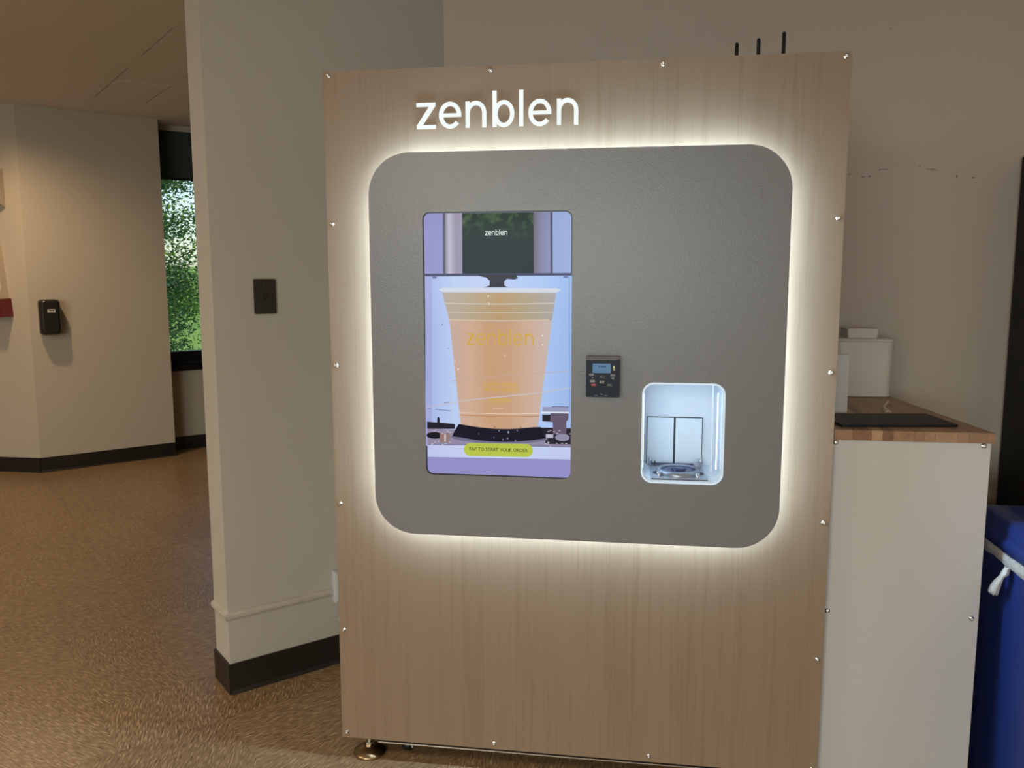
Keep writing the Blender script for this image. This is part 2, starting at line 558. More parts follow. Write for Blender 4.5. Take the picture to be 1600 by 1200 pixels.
# ------------------------------------------------------------------ hall window
win = struct(thing('window_1', (PW[0], PW[1], 0), 'dark framed hall window with trees outside', 'window'))
del win['category']
FW = frame(PW, A45)
fr = MB()
fr.box(WIN0, WIN1, .02, .10, .68, .765, .004)
fr.box(WIN0, WIN1, .02, .10, 2.38, 2.43, .004)
for s in (WIN0, 1.35, 2.75, WIN1-.05):
    fr.box(s, s+.05, .02, .10, .765, 2.38, .004)
fr.xf(FW).build('window_frame', FRAME, win)
MB().box(WIN0, WIN1, -.035, .14, .62, .665, .004).xf(FW).build('window_sill', FRAME, win)
MB().box(WIN0, WIN1, .10, .145, .665, .685, .002).xf(FW).build('sub_sill', BRUSHED, win)
for a, b in ((WIN0+.05, 1.35), (1.40, 2.75), (2.80, WIN1-.05)):
    MB().box(a, b, .056, .062, .765, 2.38).xf(FW).build('pane', GLASS, win)
sh = thing('roller_shade', (PW[0], PW[1], 2.07), 'dark grey roller shade drawn part way down the hall window', 'shade')
MB().box(WIN0+.005, WIN1-.05, .008, .011, 2.085, 2.43).xf(FW).build('shade_cloth', SHADE, sh)
MB().box(WIN0+.005, WIN1-.05, .004, .016, 2.070, 2.087, .003).xf(FW).build('hem_bar', FRAME, sh)

# rear window (behind the camera) with daylight coming in
rw = struct(thing('window_2', (-.4, -9.0, .9), 'wide rear window behind the viewer', 'window'))
del rw['category']
fr = MB()
for a, b, z0, z1 in ((-2.6, 1.8, .9, .96), (-2.6, 1.8, 2.14, 2.2), (-2.6, -2.54, .96, 2.14), (-.43, -.37, .96, 2.14), (1.74, 1.8, .96, 2.14)):
    fr.box(a, b, -9.14, -9.06, z0, z1)
fr.build('window_frame', FRAME, rw)
for a, b in ((-2.54, -.43), (-.37, 1.74)):
    MB().box(a, b, -9.105, -9.1, .96, 2.14).build('pane', GLASS, rw)
area('rear_daylight', (-.4, -9.2, 1.55), (4.2, 1.2), REAR_WINDOW_POWER, (.78, .92, 1.0), (-PI/2, 0, 0)).rotation_euler = (PI/2, 0, 0)

# ceiling lights, the added fill last
def troffer(x, y, p, label):
    t = thing('ceiling_light', (x, y, CZ), label, 'light', 'square ceiling lights')
    f = MB().plate([(x-.31, y-.31), (x+.31, y-.31), (x+.31, y+.31), (x-.31, y+.31)], [[(x-.28, y-.28), (x+.28, y-.28), (x+.28, y+.28), (x-.28, y+.28)]], CZ-.012, CZ+.02, 'z')
    f.build('light_frame', WHITE, t)
    MB().box(x-.28, x+.28, y-.28, y+.28, CZ-.004, CZ+.01).build('diffuser', LAMP, t)
    area('troffer_light', (x, y, CZ-.015), (.54, .54), p, WARM)
for (x, y, p), lb in zip(TROFFERS_AND_FILL, ('square ceiling light behind the viewer to the left', 'square ceiling light furthest behind the viewer', 'square ceiling light over the hall floor left of the viewer', 'added square fill light right of the viewer')):
    troffer(x, y, p, lb)
hl = thing('downlight', (-2.97, 2.23, CZ), 'round recessed warm downlight in the hall ceiling', 'light')
MB().lathe((-2.97, 2.23, CZ), [(.085, -.006), (.085, .004), (.065, .004), (.065, -.006)], 'z', 28, cap=False).build('trim_ring', WHITE, hl)
MB().lathe((-2.97, 2.23, CZ-.001), [(.064, 0), (.0, .001)], 'z', 28, cap=False).build('diffuser', LAMP, hl)
pl = bpy.data.lights.new('hall_spot', 'SPOT')
pl.energy = HALL_SPOT_POWER*4; pl.color = (1, .70, .42); pl.spot_size = math.radians(160); pl.spot_blend = .9; pl.shadow_soft_size = .05
po = bpy.data.objects.new('hall_spot', pl); COL.objects.link(po); po.location = (-2.97, 2.23, CZ-.02)

# ------------------------------------------------------------------ outdoors
gr = MB().plate([(-40, -5), (-7.3, -5), (-7.3, 3.3), (-3.5, 3.3), (3, 9.8), (3, 60), (-40, 60)], [], -.35, -.25, 'z')
g = gr.build('lawn', GRASS); struct(g, 'sunlit green lawn outside the hall window')
hm = MB()
NX, NY = 24, 16
vs = [(-40+43*i/NX, 16+34*j/NY, -.25+2.0*math.sin(min(1, j/NY*1.4)*PI/2)+.25*noise.noise(Vector((i*.4, j*.4, 0)))) for j in range(NY+1) for i in range(NX+1)]
fs = [(j*(NX+1)+i, j*(NX+1)+i+1, (j+1)*(NX+1)+i+1, (j+1)*(NX+1)+i) for j in range(NY) for i in range(NX)]
hm.add(vs, fs, True); struct(hm.build('hill', GRASS), 'grassy rise beyond the trees')

def tree(name, base, h, r, nleaf, lsize, m, label, seed, low=.25):
    rd = random.Random(seed)
    t = thing(name, base, label, 'tree', 'trees outside the hall window')
    tr = MB()
    bx, by, bz = base
    P = [(bx+.10*math.sin(k*1.3+seed), by+.10*math.cos(k*1.7), bz+h*k/6) for k in range(7)]
    tr.tube(P, [.09*(1-k/7.5) for k in range(7)], 7)
    tips = []
    for k in range(26):
        a = rd.uniform(0, 2*PI); f = rd.uniform(low, .98)
        q = Vector(P[int(f*6)])
        L = r*rd.uniform(.5, 1.0)*(1.1-.5*f)
        e = q+Vector((math.cos(a)*L, math.sin(a)*L, L*rd.uniform(.05, .5)))
        mid = q.lerp(e, .5)+Vector((0, 0, -.05*L))
        tr.tube([q, mid, e], [.022, .014, .006], 5)
        tips += [q.lerp(e, .45), q.lerp(e, .7), e]
    tr.build('trunk', BARK, t)
    lf = MB()
    vs = []; fs = []
    for k in range(nleaf):
        c = rd.choice(tips)
        p = c+Vector((rd.gauss(0, .2), rd.gauss(0, .2), rd.gauss(0, .15)))*r*.8
        d = Vector((rd.gauss(0, 1), rd.gauss(0, 1), rd.gauss(0, .6))).normalized()
        w = d.cross(Vector((rd.gauss(0, 1), rd.gauss(0, 1), rd.gauss(0, 1)))).normalized()
        l = lsize*rd.uniform(.6, 1.3)
        i = len(vs)
        vs += [p-d*l*.5, p+w*l*.26, p+d*l*.5, p-w*l*.26]
        fs.append((i, i+1, i+2, i+3))
    lf.add(vs, fs)
    o = lf.build('crown', m, t, fix=False)
    o['kind'] = 'stuff'
tree('leafy_tree', (-5.25, 7.5, -.25), 4.2, 1.25, 19000, .050, LEAF1, 'dark green leafy tree nearest the hall window', 3, .10)
tree('leafy_tree', (-8.3, 12.2, -.25), 5.0, 1.6, 14000, .08, LEAF2, 'lighter green tree further back outside the hall window', 5, .12)
tree('leafy_tree', (-5.2, 11.3, -.25), 4.6, 1.3, 14000, .07, LEAF2, 'lime green tree behind the nearest dark tree outside', 8, .15)
tree('leafy_tree', (-2.2, 9.0, -.25), 3.6, 1.2, 14000, .06, LEAF1, 'dark bushy tree right of the others outside', 12, .15)

# ------------------------------------------------------------------ the kiosk
W, ZB, ZT = 1.2815, .06, 1.86
kiosk = thing('drink_kiosk', (W/2, .4, 0), 'tall oak-fronted smoothie kiosk with glowing grey fascia and touchscreen', 'vending machine')
NX0, NX1, NZ0, NZ1 = .8165, 1.0155, .8315, 1.0830
niche_outer = rrect(NX0, NX1, NZ0, NZ1, .028)
panel = MB().plate([(0, ZB), (W, ZB), (W, ZT), (0, ZT)], [niche_outer], 0, .014).build('wood_panel', OAK, kiosk)
# cabinet shell behind the panel, open to it
cab = MB()
cab.box(.012, .030, .0142, .76, .075, 1.845)
cab.box(W-.030, W-.012, .0142, .76, .075, 1.845)
cab.box(.030, W-.030, .0142, .76, 1.827, 1.845)
cab.box(.030, W-.030, .0142, .76, .075, .093)
cab.box(.030, W-.030, .742, .76, .093, 1.827)
cab.build('cabinet', CABINET, kiosk)
rl = MB().box(.095, W-.02, .026, .030, .0355, .0392).build('bottom_rail', STEEL, kiosk)
MB().box(.095, W-.02, .030, .70, .040, .0745).build('base_tray', BLACKM, kiosk)
# panel screws
scm = MB().lathe((0, 0, 0), [(.0068, 0), (.0066, -.0018), (.0052, -.0038), (.0034, -.0046), (.0030, -.0046), (.0030, -.0025), (0.0002, -.0023)], 'y', 14, cap=False)
me_screw = bpy.data.meshes.new('screw'); me_screw.from_pydata(scm.v, [], scm.f)
me_screw.polygons.foreach_set('use_smooth', [True]*len(scm.f)); me_screw.materials.append(STEEL)
def screw(x, y, z, parent, root=(0, 0, 0)):
    o = obj('screw', me_screw, None, parent); o.location = (x, y, z); return o
for z in (1.849, 1.480, 1.111, .735, .377, .076):
    screw(.0135, 0, z, panel); screw(1.268, 0, z, panel)
for x in (.432, .850):
    screw(x, 0, 1.848, panel); screw(x, 0, .077, panel)

# lit sign letters
def rib(path, w):
    """constant-width 2-D ribbon along a path: list of quads"""
    n = len(path); L = []; Rr = []
    for i, p in enumerate(path):
        a = Vector(path[max(i-1, 0)]); b = Vector(path[min(i+1, n-1)])
        t = (b-a).normalized(); nn = Vector((-t.y, t.x))*w/2
        L.append(Vector(p)+nn); Rr.append(Vector(p)-nn)
    return [[L[i], L[i+1], Rr[i+1], Rr[i]] for i in range(n-1)]
def arc(cx, cy, rx, ry, a0, a1, n=20):
    return [(cx+rx*math.cos(math.radians(a0+(a1-a0)*i/n)), cy+ry*math.sin(math.radians(a0+(a1-a0)*i/n))) for i in range(n+1)]
def rect(x0, x1, y0, y1): return [Vector((x0, y0)), Vector((x1, y0)), Vector((x1, y1)), Vector((x0, y1))]
def glyph(ch, w):
    if ch == 'z':
        d = w*.92
        return [rect(0, .76, 1-d, 1), rect(0, .77, 0, d), [Vector((0, d*.8)), Vector((.23, d*.8)), Vector((.76, 1-d*.8)), Vector((.53, 1-d*.8))]]
    if ch == 'e':
        return rib(arc(.445, .5, .445-w/2, .515-w/2, 2, 322, 30), w)+[rect(w*.6, .885, .43, .43+w*.85)]
    if ch == 'n':
        return [rect(0, w, 0, 1)]+rib(arc(.41, .56, .41-w/2, .455-w/2, 175, 0, 18)+[(.82-w/2, .3), (.82-w/2, 0)], w)
    if ch == 'b':
        return [rect(0, w, 0, 1.37)]+rib(arc(.445, .5, .41-w/2, .515-w/2, 0, 360, 30), w)
    return [rect(0, w, 0, 1.37)]
LOGO = [('z', 0), ('e', .90), ('n', 1.96), ('b', 3.02), ('l', 4.06), ('e', 4.42), ('n', 5.52)]
def logo_letters(x0, z0, unit_x, unit_z, y0, y1, w=.165):
    out = []
    for ch, dx in LOGO:
        mb = MB()
        for q in glyph(ch, w):
            P = [(x0+(dx+p.x)*unit_x, z0+p.y*unit_z) for p in q]
            n = len(P)
            if y1 is None:
                mb.add([(p[0], y0, p[1]) for p in P], [tuple(range(n))])
            else:
                mb.add([(p[0], y0, p[1]) for p in P]+[(p[0], y1, p[1]) for p in P],
                       [tuple(range(n)), tuple(range(2*n-1, n-1, -1))]+[(i, (i+1) % n, (i+1) % n+n, i+n) for i in range(n)])
        out.append((ch, mb))
    return out
for ch, mb in logo_letters(.2435, 1.7115, .0640, .0635, -.0025, -.0001):
    mb.build('sign_letter', SIGN, kiosk)

# grey fascia on a backing, light strip round the backing
GX0, GX1, GZ0, GZ1, GR = .1245, 1.1545, .6715, 1.6505, .105
SX0, SX1, SZ0, SZ1 = .2635, .6395, .8330, 1.5040
plate = MB().plate(rrect(GX0, GX1, GZ0, GZ1, GR, 20), [rrect(SX0, SX1, SZ0, SZ1, .018), niche_outer], -.036, -.029).build('grey_fascia', GREY, kiosk)
ins = .045
MB().plate(rrect(GX0+ins+.003, GX1-ins-.003, GZ0+ins+.003, GZ1-ins-.003, GR-ins, 16), [niche_outer], -.0288, -.0002).build('fascia_backing', WHITE, kiosk)
lp = rrect(GX0+ins, GX1-ins, GZ0+ins, GZ1-ins, GR-ins, 16)
st = MB().loft([[(p[0], -.024, p[1]) for p in lp], [(p[0], -.010, p[1]) for p in lp]], cap=False, smooth=True)
st.build('light_strip', LED_WARM, kiosk)

# ---- touchscreen: the picture is flat, laid on the panel in layers
screen = MB().box(SX0+.0008, SX1-.0008, -.0330, -.0290, SZ0+.0008, SZ1-.0008)
screen.v = []; screen.f = []; screen.sm = []
screen.plate(rrect(SX0+.0004, SX1-.0004, SZ0+.0004, SZ1-.0004, .0178), [], -.0322, -.0289)
screen = screen.build('touchscreen', BLACK, kiosk)
def SP(px, py):
    v = (py-331)/(743.5-331)
    l = 662+5*v; r = 895-5*v
    u = (px-l)/(r-l)
    t = 1.5*(2*u-1)            # the screen's lower edge falls slightly to the right in the photograph
    return (SX0+u*(SX1-SX0), SZ1-(py-331-(v*t))/(743.5-331)*(SZ1-SZ0))
_lay = [0]
def img(name, pts, color, layer, strength=.92, m=None):
    P = [SP(*p) for p in pts]
    y = -.0323-.00012*layer
    tris = geometry.tessellate_polygon([[Vector((p[0], p[1], 0)) for p in P]])
    mb = MB().add([(p[0], y, p[1]) for p in P], [tuple(t) for t in tris])
    return mb.build(name, m or emit(name, color, strength, True), screen)
def px_rect(x0, x1, y0, y1): return [(x0, y0), (x1, y0), (x1, y1), (x0, y1)]
def px_ell(cx, cy, rx, ry, n=24, a0=0, a1=360): return [(cx+rx*math.cos(math.radians(a0+(a1-a0)*i/n)), cy+ry*math.sin(math.radians(a0+(a1-a0)*i/n))) for i in range(n)]
def grad_emit(name, cols, x0, x1, strength=.92, axis='X'):
    """emission that changes across the picture (print on the screen)"""
    m = bpy.data.materials.new(name); m.use_nodes = True
    nt = m.node_tree; b = nt.nodes['Principled BSDF']
    b.inputs['Base Color'].default_value = (0, 0, 0, 1); b.inputs['Roughness'].default_value = .12; b.inputs['Specular IOR Level'].default_value = .06
    tc = nt.nodes.new('ShaderNodeTexCoord'); sx = nt.nodes.new('ShaderNodeSeparateXYZ'); mr = nt.nodes.new('ShaderNodeMapRange')
    mr.inputs['From Min'].default_value = x0; mr.inputs['From Max'].default_value = x1
    rp = nt.nodes.new('ShaderNodeValToRGB'); e = rp.color_ramp.elements
    e[0].color = (*lin(cols[0]), 1); e[1].color = (*lin(cols[-1]), 1)
    for k, c in enumerate(cols[1:-1]):
        q = e.new((k+1)/(len(cols)-1)); q.color = (*lin(c), 1)
    nt.links.new(tc.outputs['Object'], sx.inputs[0]); nt.links.new(sx.outputs[axis], mr.inputs[0]); nt.links.new(mr.outputs[0], rp.inputs[0])
    nt.links.new(rp.outputs[0], b.inputs['Emission Color']); b.inputs['Emission Strength'].default_value = strength
    return m
def reflected_foliage_emit():  # dark glass with a foliage reflection painted into its emission as green noise
    m = grad_emit('dark_glass_reflection', [(26, 38, 42), (30, 44, 42), (40, 54, 42)], SP(0, 425)[1], SP(0, 331)[1], .92, 'Z')
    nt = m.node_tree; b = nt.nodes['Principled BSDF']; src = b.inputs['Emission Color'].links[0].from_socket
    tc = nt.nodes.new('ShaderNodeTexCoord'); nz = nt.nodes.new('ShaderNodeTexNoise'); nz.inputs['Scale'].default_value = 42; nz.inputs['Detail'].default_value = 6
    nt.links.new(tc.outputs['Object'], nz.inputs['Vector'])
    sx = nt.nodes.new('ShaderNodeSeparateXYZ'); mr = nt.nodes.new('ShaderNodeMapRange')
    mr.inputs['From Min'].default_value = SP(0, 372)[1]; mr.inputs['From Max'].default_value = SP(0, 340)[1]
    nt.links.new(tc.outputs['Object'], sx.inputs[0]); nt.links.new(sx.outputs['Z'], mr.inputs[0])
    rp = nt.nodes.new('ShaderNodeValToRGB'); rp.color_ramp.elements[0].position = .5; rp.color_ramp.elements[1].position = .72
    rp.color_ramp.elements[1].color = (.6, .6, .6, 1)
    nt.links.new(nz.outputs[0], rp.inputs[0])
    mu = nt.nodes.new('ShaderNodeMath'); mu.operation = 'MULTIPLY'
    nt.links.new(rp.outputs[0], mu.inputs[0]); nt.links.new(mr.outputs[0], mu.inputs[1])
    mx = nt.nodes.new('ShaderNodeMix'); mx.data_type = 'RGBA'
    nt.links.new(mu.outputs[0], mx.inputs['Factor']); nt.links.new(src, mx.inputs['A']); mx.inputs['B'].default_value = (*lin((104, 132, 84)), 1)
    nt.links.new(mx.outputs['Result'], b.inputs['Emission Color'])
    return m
# picture background: rounded, lilac
bgp = rrect(SX0+.0028, SX1-.0028, SZ0+.0030, SZ1-.0028, .0155)
tris = geometry.tessellate_polygon([[Vector((p[0], p[1], 0)) for p in bgp]])
MB().add([(p[0], -.0323, p[1]) for p in bgp], [tuple(t) for t in tris]).build('picture_field', grad_emit('screen_field', [(152, 148, 205), (150, 155, 208), (150, 165, 214), (158, 178, 226)], SX0, SX1), screen)
img('column', px_rect(694, 724.5, 333, 426), 0, 1, m=grad_emit('screen_column', [(86, 84, 104), (196, 190, 210), (158, 150, 170), (160, 152, 178)], SP(694, 380)[0], SP(724, 380)[0]))
img('groove', px_rect(694, 697.5, 333, 426), (96, 94, 108), 2)
img('dark_glass', px_rect(724.5, 835.5, 333, 426), 0, 2, m=reflected_foliage_emit())
img('column', px_rect(835.5, 861, 333, 426), 0, 1, m=grad_emit('screen_column_b', [(116, 104, 118), (136, 138, 172), (144, 146, 186)], SP(835, 380)[0], SP(861, 380)[0]))
img('groove', px_rect(861, 864.5, 333, 426), (84, 86, 112), 2)
img('chamber', px_rect(665.5, 893.6, 428, 696), 0, 1, m=grad_emit('screen_chamber', [(170, 185, 238), (192, 212, 248), (200, 212, 250), (190, 210, 250), (178, 205, 250), (160, 190, 240)], SX0, SX1))
img('chamber_edge', px_rect(665, 894, 424.5, 428.5), (72, 74, 104), 3)
img('chamber_edge', px_rect(666.5, 676, 428, 660), (168, 176, 226), 2)
img('chamber_edge', px_rect(889, 890, 430, 640), (140, 160, 214), 3)
img('nozzle', [(749, 428), (752, 426), (808, 426), (811, 432), (806, 434), (794, 433), (790, 437), (790, 443), (796, 446), (758, 446), (767, 443), (767.5, 436), (762, 431)], (52, 50, 58), 4)
img('clip', px_rect(677, 684, 428, 432), (120, 126, 168), 4)
img('clip', px_rect(881, 888, 428, 432), (120, 130, 176), 4)
# cup
def side(y):   # cup outline
    pts = [(447, 688, 875), (452, 692, 870), (456, 694.5, 868.5), (497, 704, 863), (560, 711, 855), (640, 718.5, 844), (650, 719.5, 842.5), (668, 722, 840)]
    for (a, l0, r0), (b, l1, r1) in zip(pts, pts[1:]):
        if a <= y <= b:
            t = (y-a)/(b-a); return l0+(l1-l0)*t, r0+(r1-r0)*t
    return pts[-1][1:]
def cup_band(y0, y1, sag=0, n=14):
    l0, r0 = side(y0); l1, r1 = side(y1)
    def row(l, r, y): return [(l+(r-l)*i/n, y+sag*math.sin(PI*i/n)) for i in range(n+1)]
    return row(l0, r0, y0)+row(l1, r1, y1)[::-1]
CUP = [(204, 176, 164), (214, 178, 152), (206, 164, 128), (206, 166, 132), (212, 180, 156), (206, 188, 184)]
CUPT = [(188, 176, 166), (190, 172, 144), (192, 160, 116), (184, 168, 138), (176, 172, 170)]
img('cup_rim', [(687, 449), (693, 446.5), (870, 447.5), (877, 450), (871, 454), (694, 453)], (218, 222, 236), 6)
img('cup_top', cup_band(452.5, 497), 0, 5, m=grad_emit('screen_cup_top', CUPT, SP(694, 470)[0], SP(868, 470)[0]))
img('cup_body', cup_band(496, 667, 2), 0, 5, m=grad_emit('screen_cup_body', CUP, SP(704, 560)[0], SP(858, 560)[0]))
for y, c in ((469.5, (214, 204, 190)), (483, (210, 196, 178)), (495, (222, 196, 166)), (641, (232, 204, 182)), (645, (196, 146, 110))):
    img('cup_ridge', cup_band(y, y+1.5, 1.2), c, 7)
img('film_edge', [(668, 633), (740, 620), (830, 610), (892, 600), (892, 601.2), (830, 611.5), (740, 621.5), (668, 634)], (206, 198, 206), 7)
img('film_edge', [(706, 592), (790, 582), (890, 574), (890, 574.8), (790, 583), (706, 593)], (202, 174, 162), 7)
def speck(x, y, r, c): img('droplet', px_ell(x, y, r, r*1.3, 7), c, 8)
for x, y, r, c in ((717.5, 573, 1.1, (245, 240, 236)), (713, 561, .9, (240, 230, 222)), (848.5, 520, 1.2, (250, 246, 240)), (849, 534, 1.0, (250, 246, 240)), (765, 459.5, 1.6, (226, 214, 196)), (766, 471, 1.6, (232, 216, 190)), (790.5, 551, 1.4, (232, 190, 156)), (693, 503, .9, (120, 140, 180)), (702, 541, .8, (130, 140, 170)), (861, 495, 1.2, (120, 150, 200)), (774, 664, .9, (110, 70, 60)), (814, 664, .9, (110, 70, 60))):
    speck(x, y, r, c)
# black cup stand and clutter at its foot
img('rear_deck', [(668, 657), (712, 660), (712, 668), (668, 668.5)], (34, 32, 44), 4)
img('rear_deck', [(845, 664), (894, 664.5), (893, 676), (845, 676)], (38, 34, 46), 4)
img('deck', [(668, 668), (893, 672), (892, 695), (668, 693)], (150, 142, 168), 3)
img('deck_hole', px_ell(680, 679, 13, 5.5, 20), (26, 24, 34), 4)
img('deck_peg', px_rect(688, 704, 675, 690), (152, 122, 118), 5)
img('deck_peg', px_rect(695, 698, 676, 689), (204, 190, 190), 6)
img('deck_hole', [(852, 672), (893, 674), (893, 690), (852, 690)], (44, 40, 54), 4)
img('peg', [(684, 652), (685, 649.5), (687, 649.5), (688, 652), (688, 660), (684, 660)], (28, 28, 42), 5)
img('stand_base', px_ell(781, 681, 75, 9.5, 32), (118, 116, 144), 5)
img('cup_stand', [(718, 660)]+[(718+127*i/12, 660+2*i/12+6*math.sin(PI*i/12)) for i in range(1, 12)]+[(845, 663), (851, 675), (853, 681)]+[(853-145*i/14, 681-1.5*i/14+7.5*math.sin(PI*i/14)) for i in range(1, 14)]+[(708, 680), (710, 674)], (24, 24, 40), 6)
for x, y, r, c in ((749.5, 675.5, 1, (110, 112, 140)), (795.5, 672, 1.3, (170, 180, 205)), (781, 670, 1, (140, 146, 172)), (794, 682, 1.2, (150, 156, 182)), (773, 681, 1, (110, 112, 140)), (809, 669, .9, (140, 146, 172)), (806, 685, 1.2, (120, 126, 150)), (787, 684, 1.4, (96, 100, 130))):
    speck(x, y, r, c)
img('valve', [(862, 630), (888, 630), (887, 650), (884, 654), (884, 674), (864, 674.5), (863.5, 655), (848, 654), (847.5, 644), (860, 643)], (104, 90, 112), 6)
img('valve_cap', px_rect(848, 888, 631, 638.5), (158, 160, 196), 7)
img('valve_line', px_rect(846, 889, 638.5, 641), (226, 234, 250), 8)
img('valve_arm', px_rect(847.5, 860, 643, 653.5), (40, 36, 50), 7)
img('valve_foot', px_ell(878, 679, 11, 6, 18), (150, 146, 172), 6)
img('valve_foot', px_rect(853, 864, 674, 680), (190, 188, 206), 7)
for k in range(26):
    x = RND.uniform(668, 705) if k % 2 else RND.uniform(846, 892); y = RND.uniform(668, 676) if k < 12 else RND.uniform(687, 694)
    img('glint', [(x-2.2, y), (x, y-.7), (x+2.2, y+.3), (x, y+.9)], (206, 200, 220), 7)
for (x0, y0, x1, y1) in ((681, 636.5, 705, 639), (695, 626, 704, 624.5), (669, 635, 674, 637)):
    img('drip_line', [(x0, y0), (x1, y1), (x1, y1+.9), (x0, y0+.9)], (96, 104, 134), 4)
img('picture_foot', [(669, 712)]+[(892, 712)]+[(890.6, 735), (889.5, 739.5), (886, 743), (881, 743.6), (678, 738.6), (673, 737.8), (670, 734.5), (669.2, 730)], (152, 148, 206), 2)
img('shelf', px_rect(668.6, 892, 694, 714), 0, 4, m=grad_emit('screen_shelf', [(198, 204, 244), (208, 220, 252), (196, 208, 246)], SX0, SX1))
img('shelf_edge', px_rect(668.4, 892, 692.6, 694.6), (132, 130, 166), 5)
# button and writing
bt = [(p[0], p[1]) for p in rrect(726, 833, 690.3, 711.3, 10.4, 8)]
img('start_button', bt, (190, 202, 78), 8)

def text_mesh(txt, size_px, cx, cy, layer, color, name, sx=1.0, bold=0):
    cu = bpy.data.curves.new('t', 'FONT'); cu.body = txt; cu.align_x = 'CENTER'; cu.align_y = 'CENTER'; cu.size = 1; cu.resolution_u = 3; cu.offset = bold
    o = bpy.data.objects.new('t', cu); COL.objects.link(o)
    dg = bpy.context.evaluated_depsgraph_get(); dg.update()
    me = bpy.data.meshes.new_from_object(o.evaluated_get(dg))
    bpy.data.objects.remove(o, do_unlink=True)
    xs = [v.co.x for v in me.vertices]
    c0 = SP(cx, cy); k = (SZ1-SZ0)/412.5*size_px
    for v in me.vertices:
        v.co = Vector((c0[0]+v.co.x*k*sx, -.0323-.00012*layer, c0[1]+v.co.y*k))
    return obj(name, me, emit(name, color, .92, True), screen)
text_mesh('TAP TO START YOUR ORDER', 7.6, 779.5, 700.6, 10, (42, 60, 44), 'button_text', .93, .008)
GOLD = (214, 172, 78)
text_mesh('freshly blended', 9.4, 783.5, 596, 9, (220, 176, 76), 'cup_text', .92, .012)
text_mesh('real fruit smoothies', 9.4, 784, 603.8, 9, (220, 176, 76), 'cup_text', .74, .012)
img('cup_small_print', [(761, 617), (764, 618.5), (800, 619.5), (800, 621), (766, 620.5)], (218, 176, 84), 9)
img('cup_small_print', px_rect(768, 800, 622.5, 624.5), (214, 176, 96), 9)
img('cup_small_print', px_rect(769, 788, 626, 627.3), (212, 176, 104), 9)
img('cup_small_print', px_rect(771.5, 788, 633.5, 634.8), (236, 202, 170), 9)
def screen_logo(x0, x1, ybase, xh, layer, color, w, name):
    a = SP(x0, ybase); b = SP(x1, ybase); t = SP(x0, ybase-xh)
    em = emit(name+'_ink', color, .95, True)
    for ch, mb in logo_letters(a[0], a[1], (b[0]-a[0])/6.35, t[1]-a[1], -.0323-.00012*layer, None, w):
        mb.build(name, em, screen)
screen_logo(760.5, 795, 366.8, 6.4, 6, (236, 242, 240), .16, 'screen_logo_letter')
screen_logo(731, 835, 534.5, 17.5, 9, GOLD, .13, 'cup_logo_letter')

# ---- payment terminal
term = MB().plate(rrect(.6775, .7600, 1.0480, 1.1490, .003, 3), [], -.056, -.036).build('payment_terminal', NAVY, kiosk)
MB().box(.6770, .7605, -.0605, -.0555, 1.1410, 1.1505, .001).build('visor', mat('visor_plastic', (.10, .095, .095), .4), term)
MB().box(.6790, .7535, -.0611, -.0604, 1.1405, 1.1418).build('visor_strip', mat('visor_edge', (.30, .28, .28), .4), term)
def TP(cx, cy):   # crop pixel of the terminal face -> x, z
    return (.6775+(cx-158)/(885-158)*.0825, 1.1490-(cy-150)/(1065-150)*.101)
def tq(name, x0, x1, y0, y1, m, d=.0004):
    a = TP(x0, y0); b = TP(x1, y1)
    return MB().box(a[0], b[0], -.056-d, -.0559, b[1], a[1]).build(name, m, term)
tq('terminal_display', 298, 695, 312, 522, emit('terminal_lcd', (104, 138, 168), .8, True))
INK = mat('terminal_ink', (.01, .02, .05), .5)
for x0, x1, y0, y1 in ((420, 470, 362, 388), (476, 535, 366, 388), (540, 585, 362, 392)):
    tq('display_text', x0, x1, y0, y1, emit('lcd_ink', (58, 84, 122), .8), .0006)
KEYM = mat('key_print_white', (.40, .42, .46), .5)
for x0, x1, y0, y1 in ((228, 322, 540, 585), (690, 780, 548, 592), (255, 350, 682, 732), (456, 552, 696, 752)):
    tq('key_icon', x0, x1, y0, y1, KEYM)
    cx, cy = (x0+x1)/2, (y0+y1)/2
    tq('key_mark', cx-28, cx+28, cy-5, cy+9, INK, .0006)
tq('key_icon', 712, 768, 612, 660, mat('key_print_dim', (.20, .22, .25), .5))
tq('key_icon', 285, 310, 615, 645, bpy.data.materials['key_print_dim'])
tq('cancel_key', 272, 375, 762, 815, mat('key_red', (.42, .05, .08), .5))
tq('cancel_mark', 305, 345, 780, 792, mat('key_pink', (.6, .35, .38), .5), .0006)
tq('accept_key', 615, 720, 760, 815, mat('key_green', (.05, .11, .10), .5))
tq('accept_mark', 640, 700, 778, 796, bpy.data.materials['key_print_dim'], .0006)
YEL = emit('status_yellow', (236, 226, 120), .9)
tq('status_mark', 748, 768, 358, 425, YEL, .0006); tq('status_mark', 752, 774, 438, 460, emit('status_white', (220, 222, 205), .9), .0006)
a = TP(448, 608); b = TP(510, 572); c = TP(510, 645)
MB().add([(p[0], -.0565, p[1]) for p in (a, b, c)], [(0, 1, 2)]).build('arrow_mark', bpy.data.materials['key_print_dim'], term)
cx, cz = TP(560, 610)
MB().loft([[(cx+r*math.cos(math.radians(t)), -.0564, cz+r*math.sin(math.radians(t))) for t in range(60, 301, 20)] for r in (.0024, .0033)], cap=False, closed=False).build('card_mark', bpy.data.materials['key_print_dim'], term)
tq('lower_print', 350, 410, 1022, 1036, bpy.data.materials['key_print_dim']); tq('lower_print', 560, 625, 1022, 1036, bpy.data.materials['key_print_dim']); tq('lower_print', 475, 520, 985, 1010, bpy.data.materials['key_print_dim'])

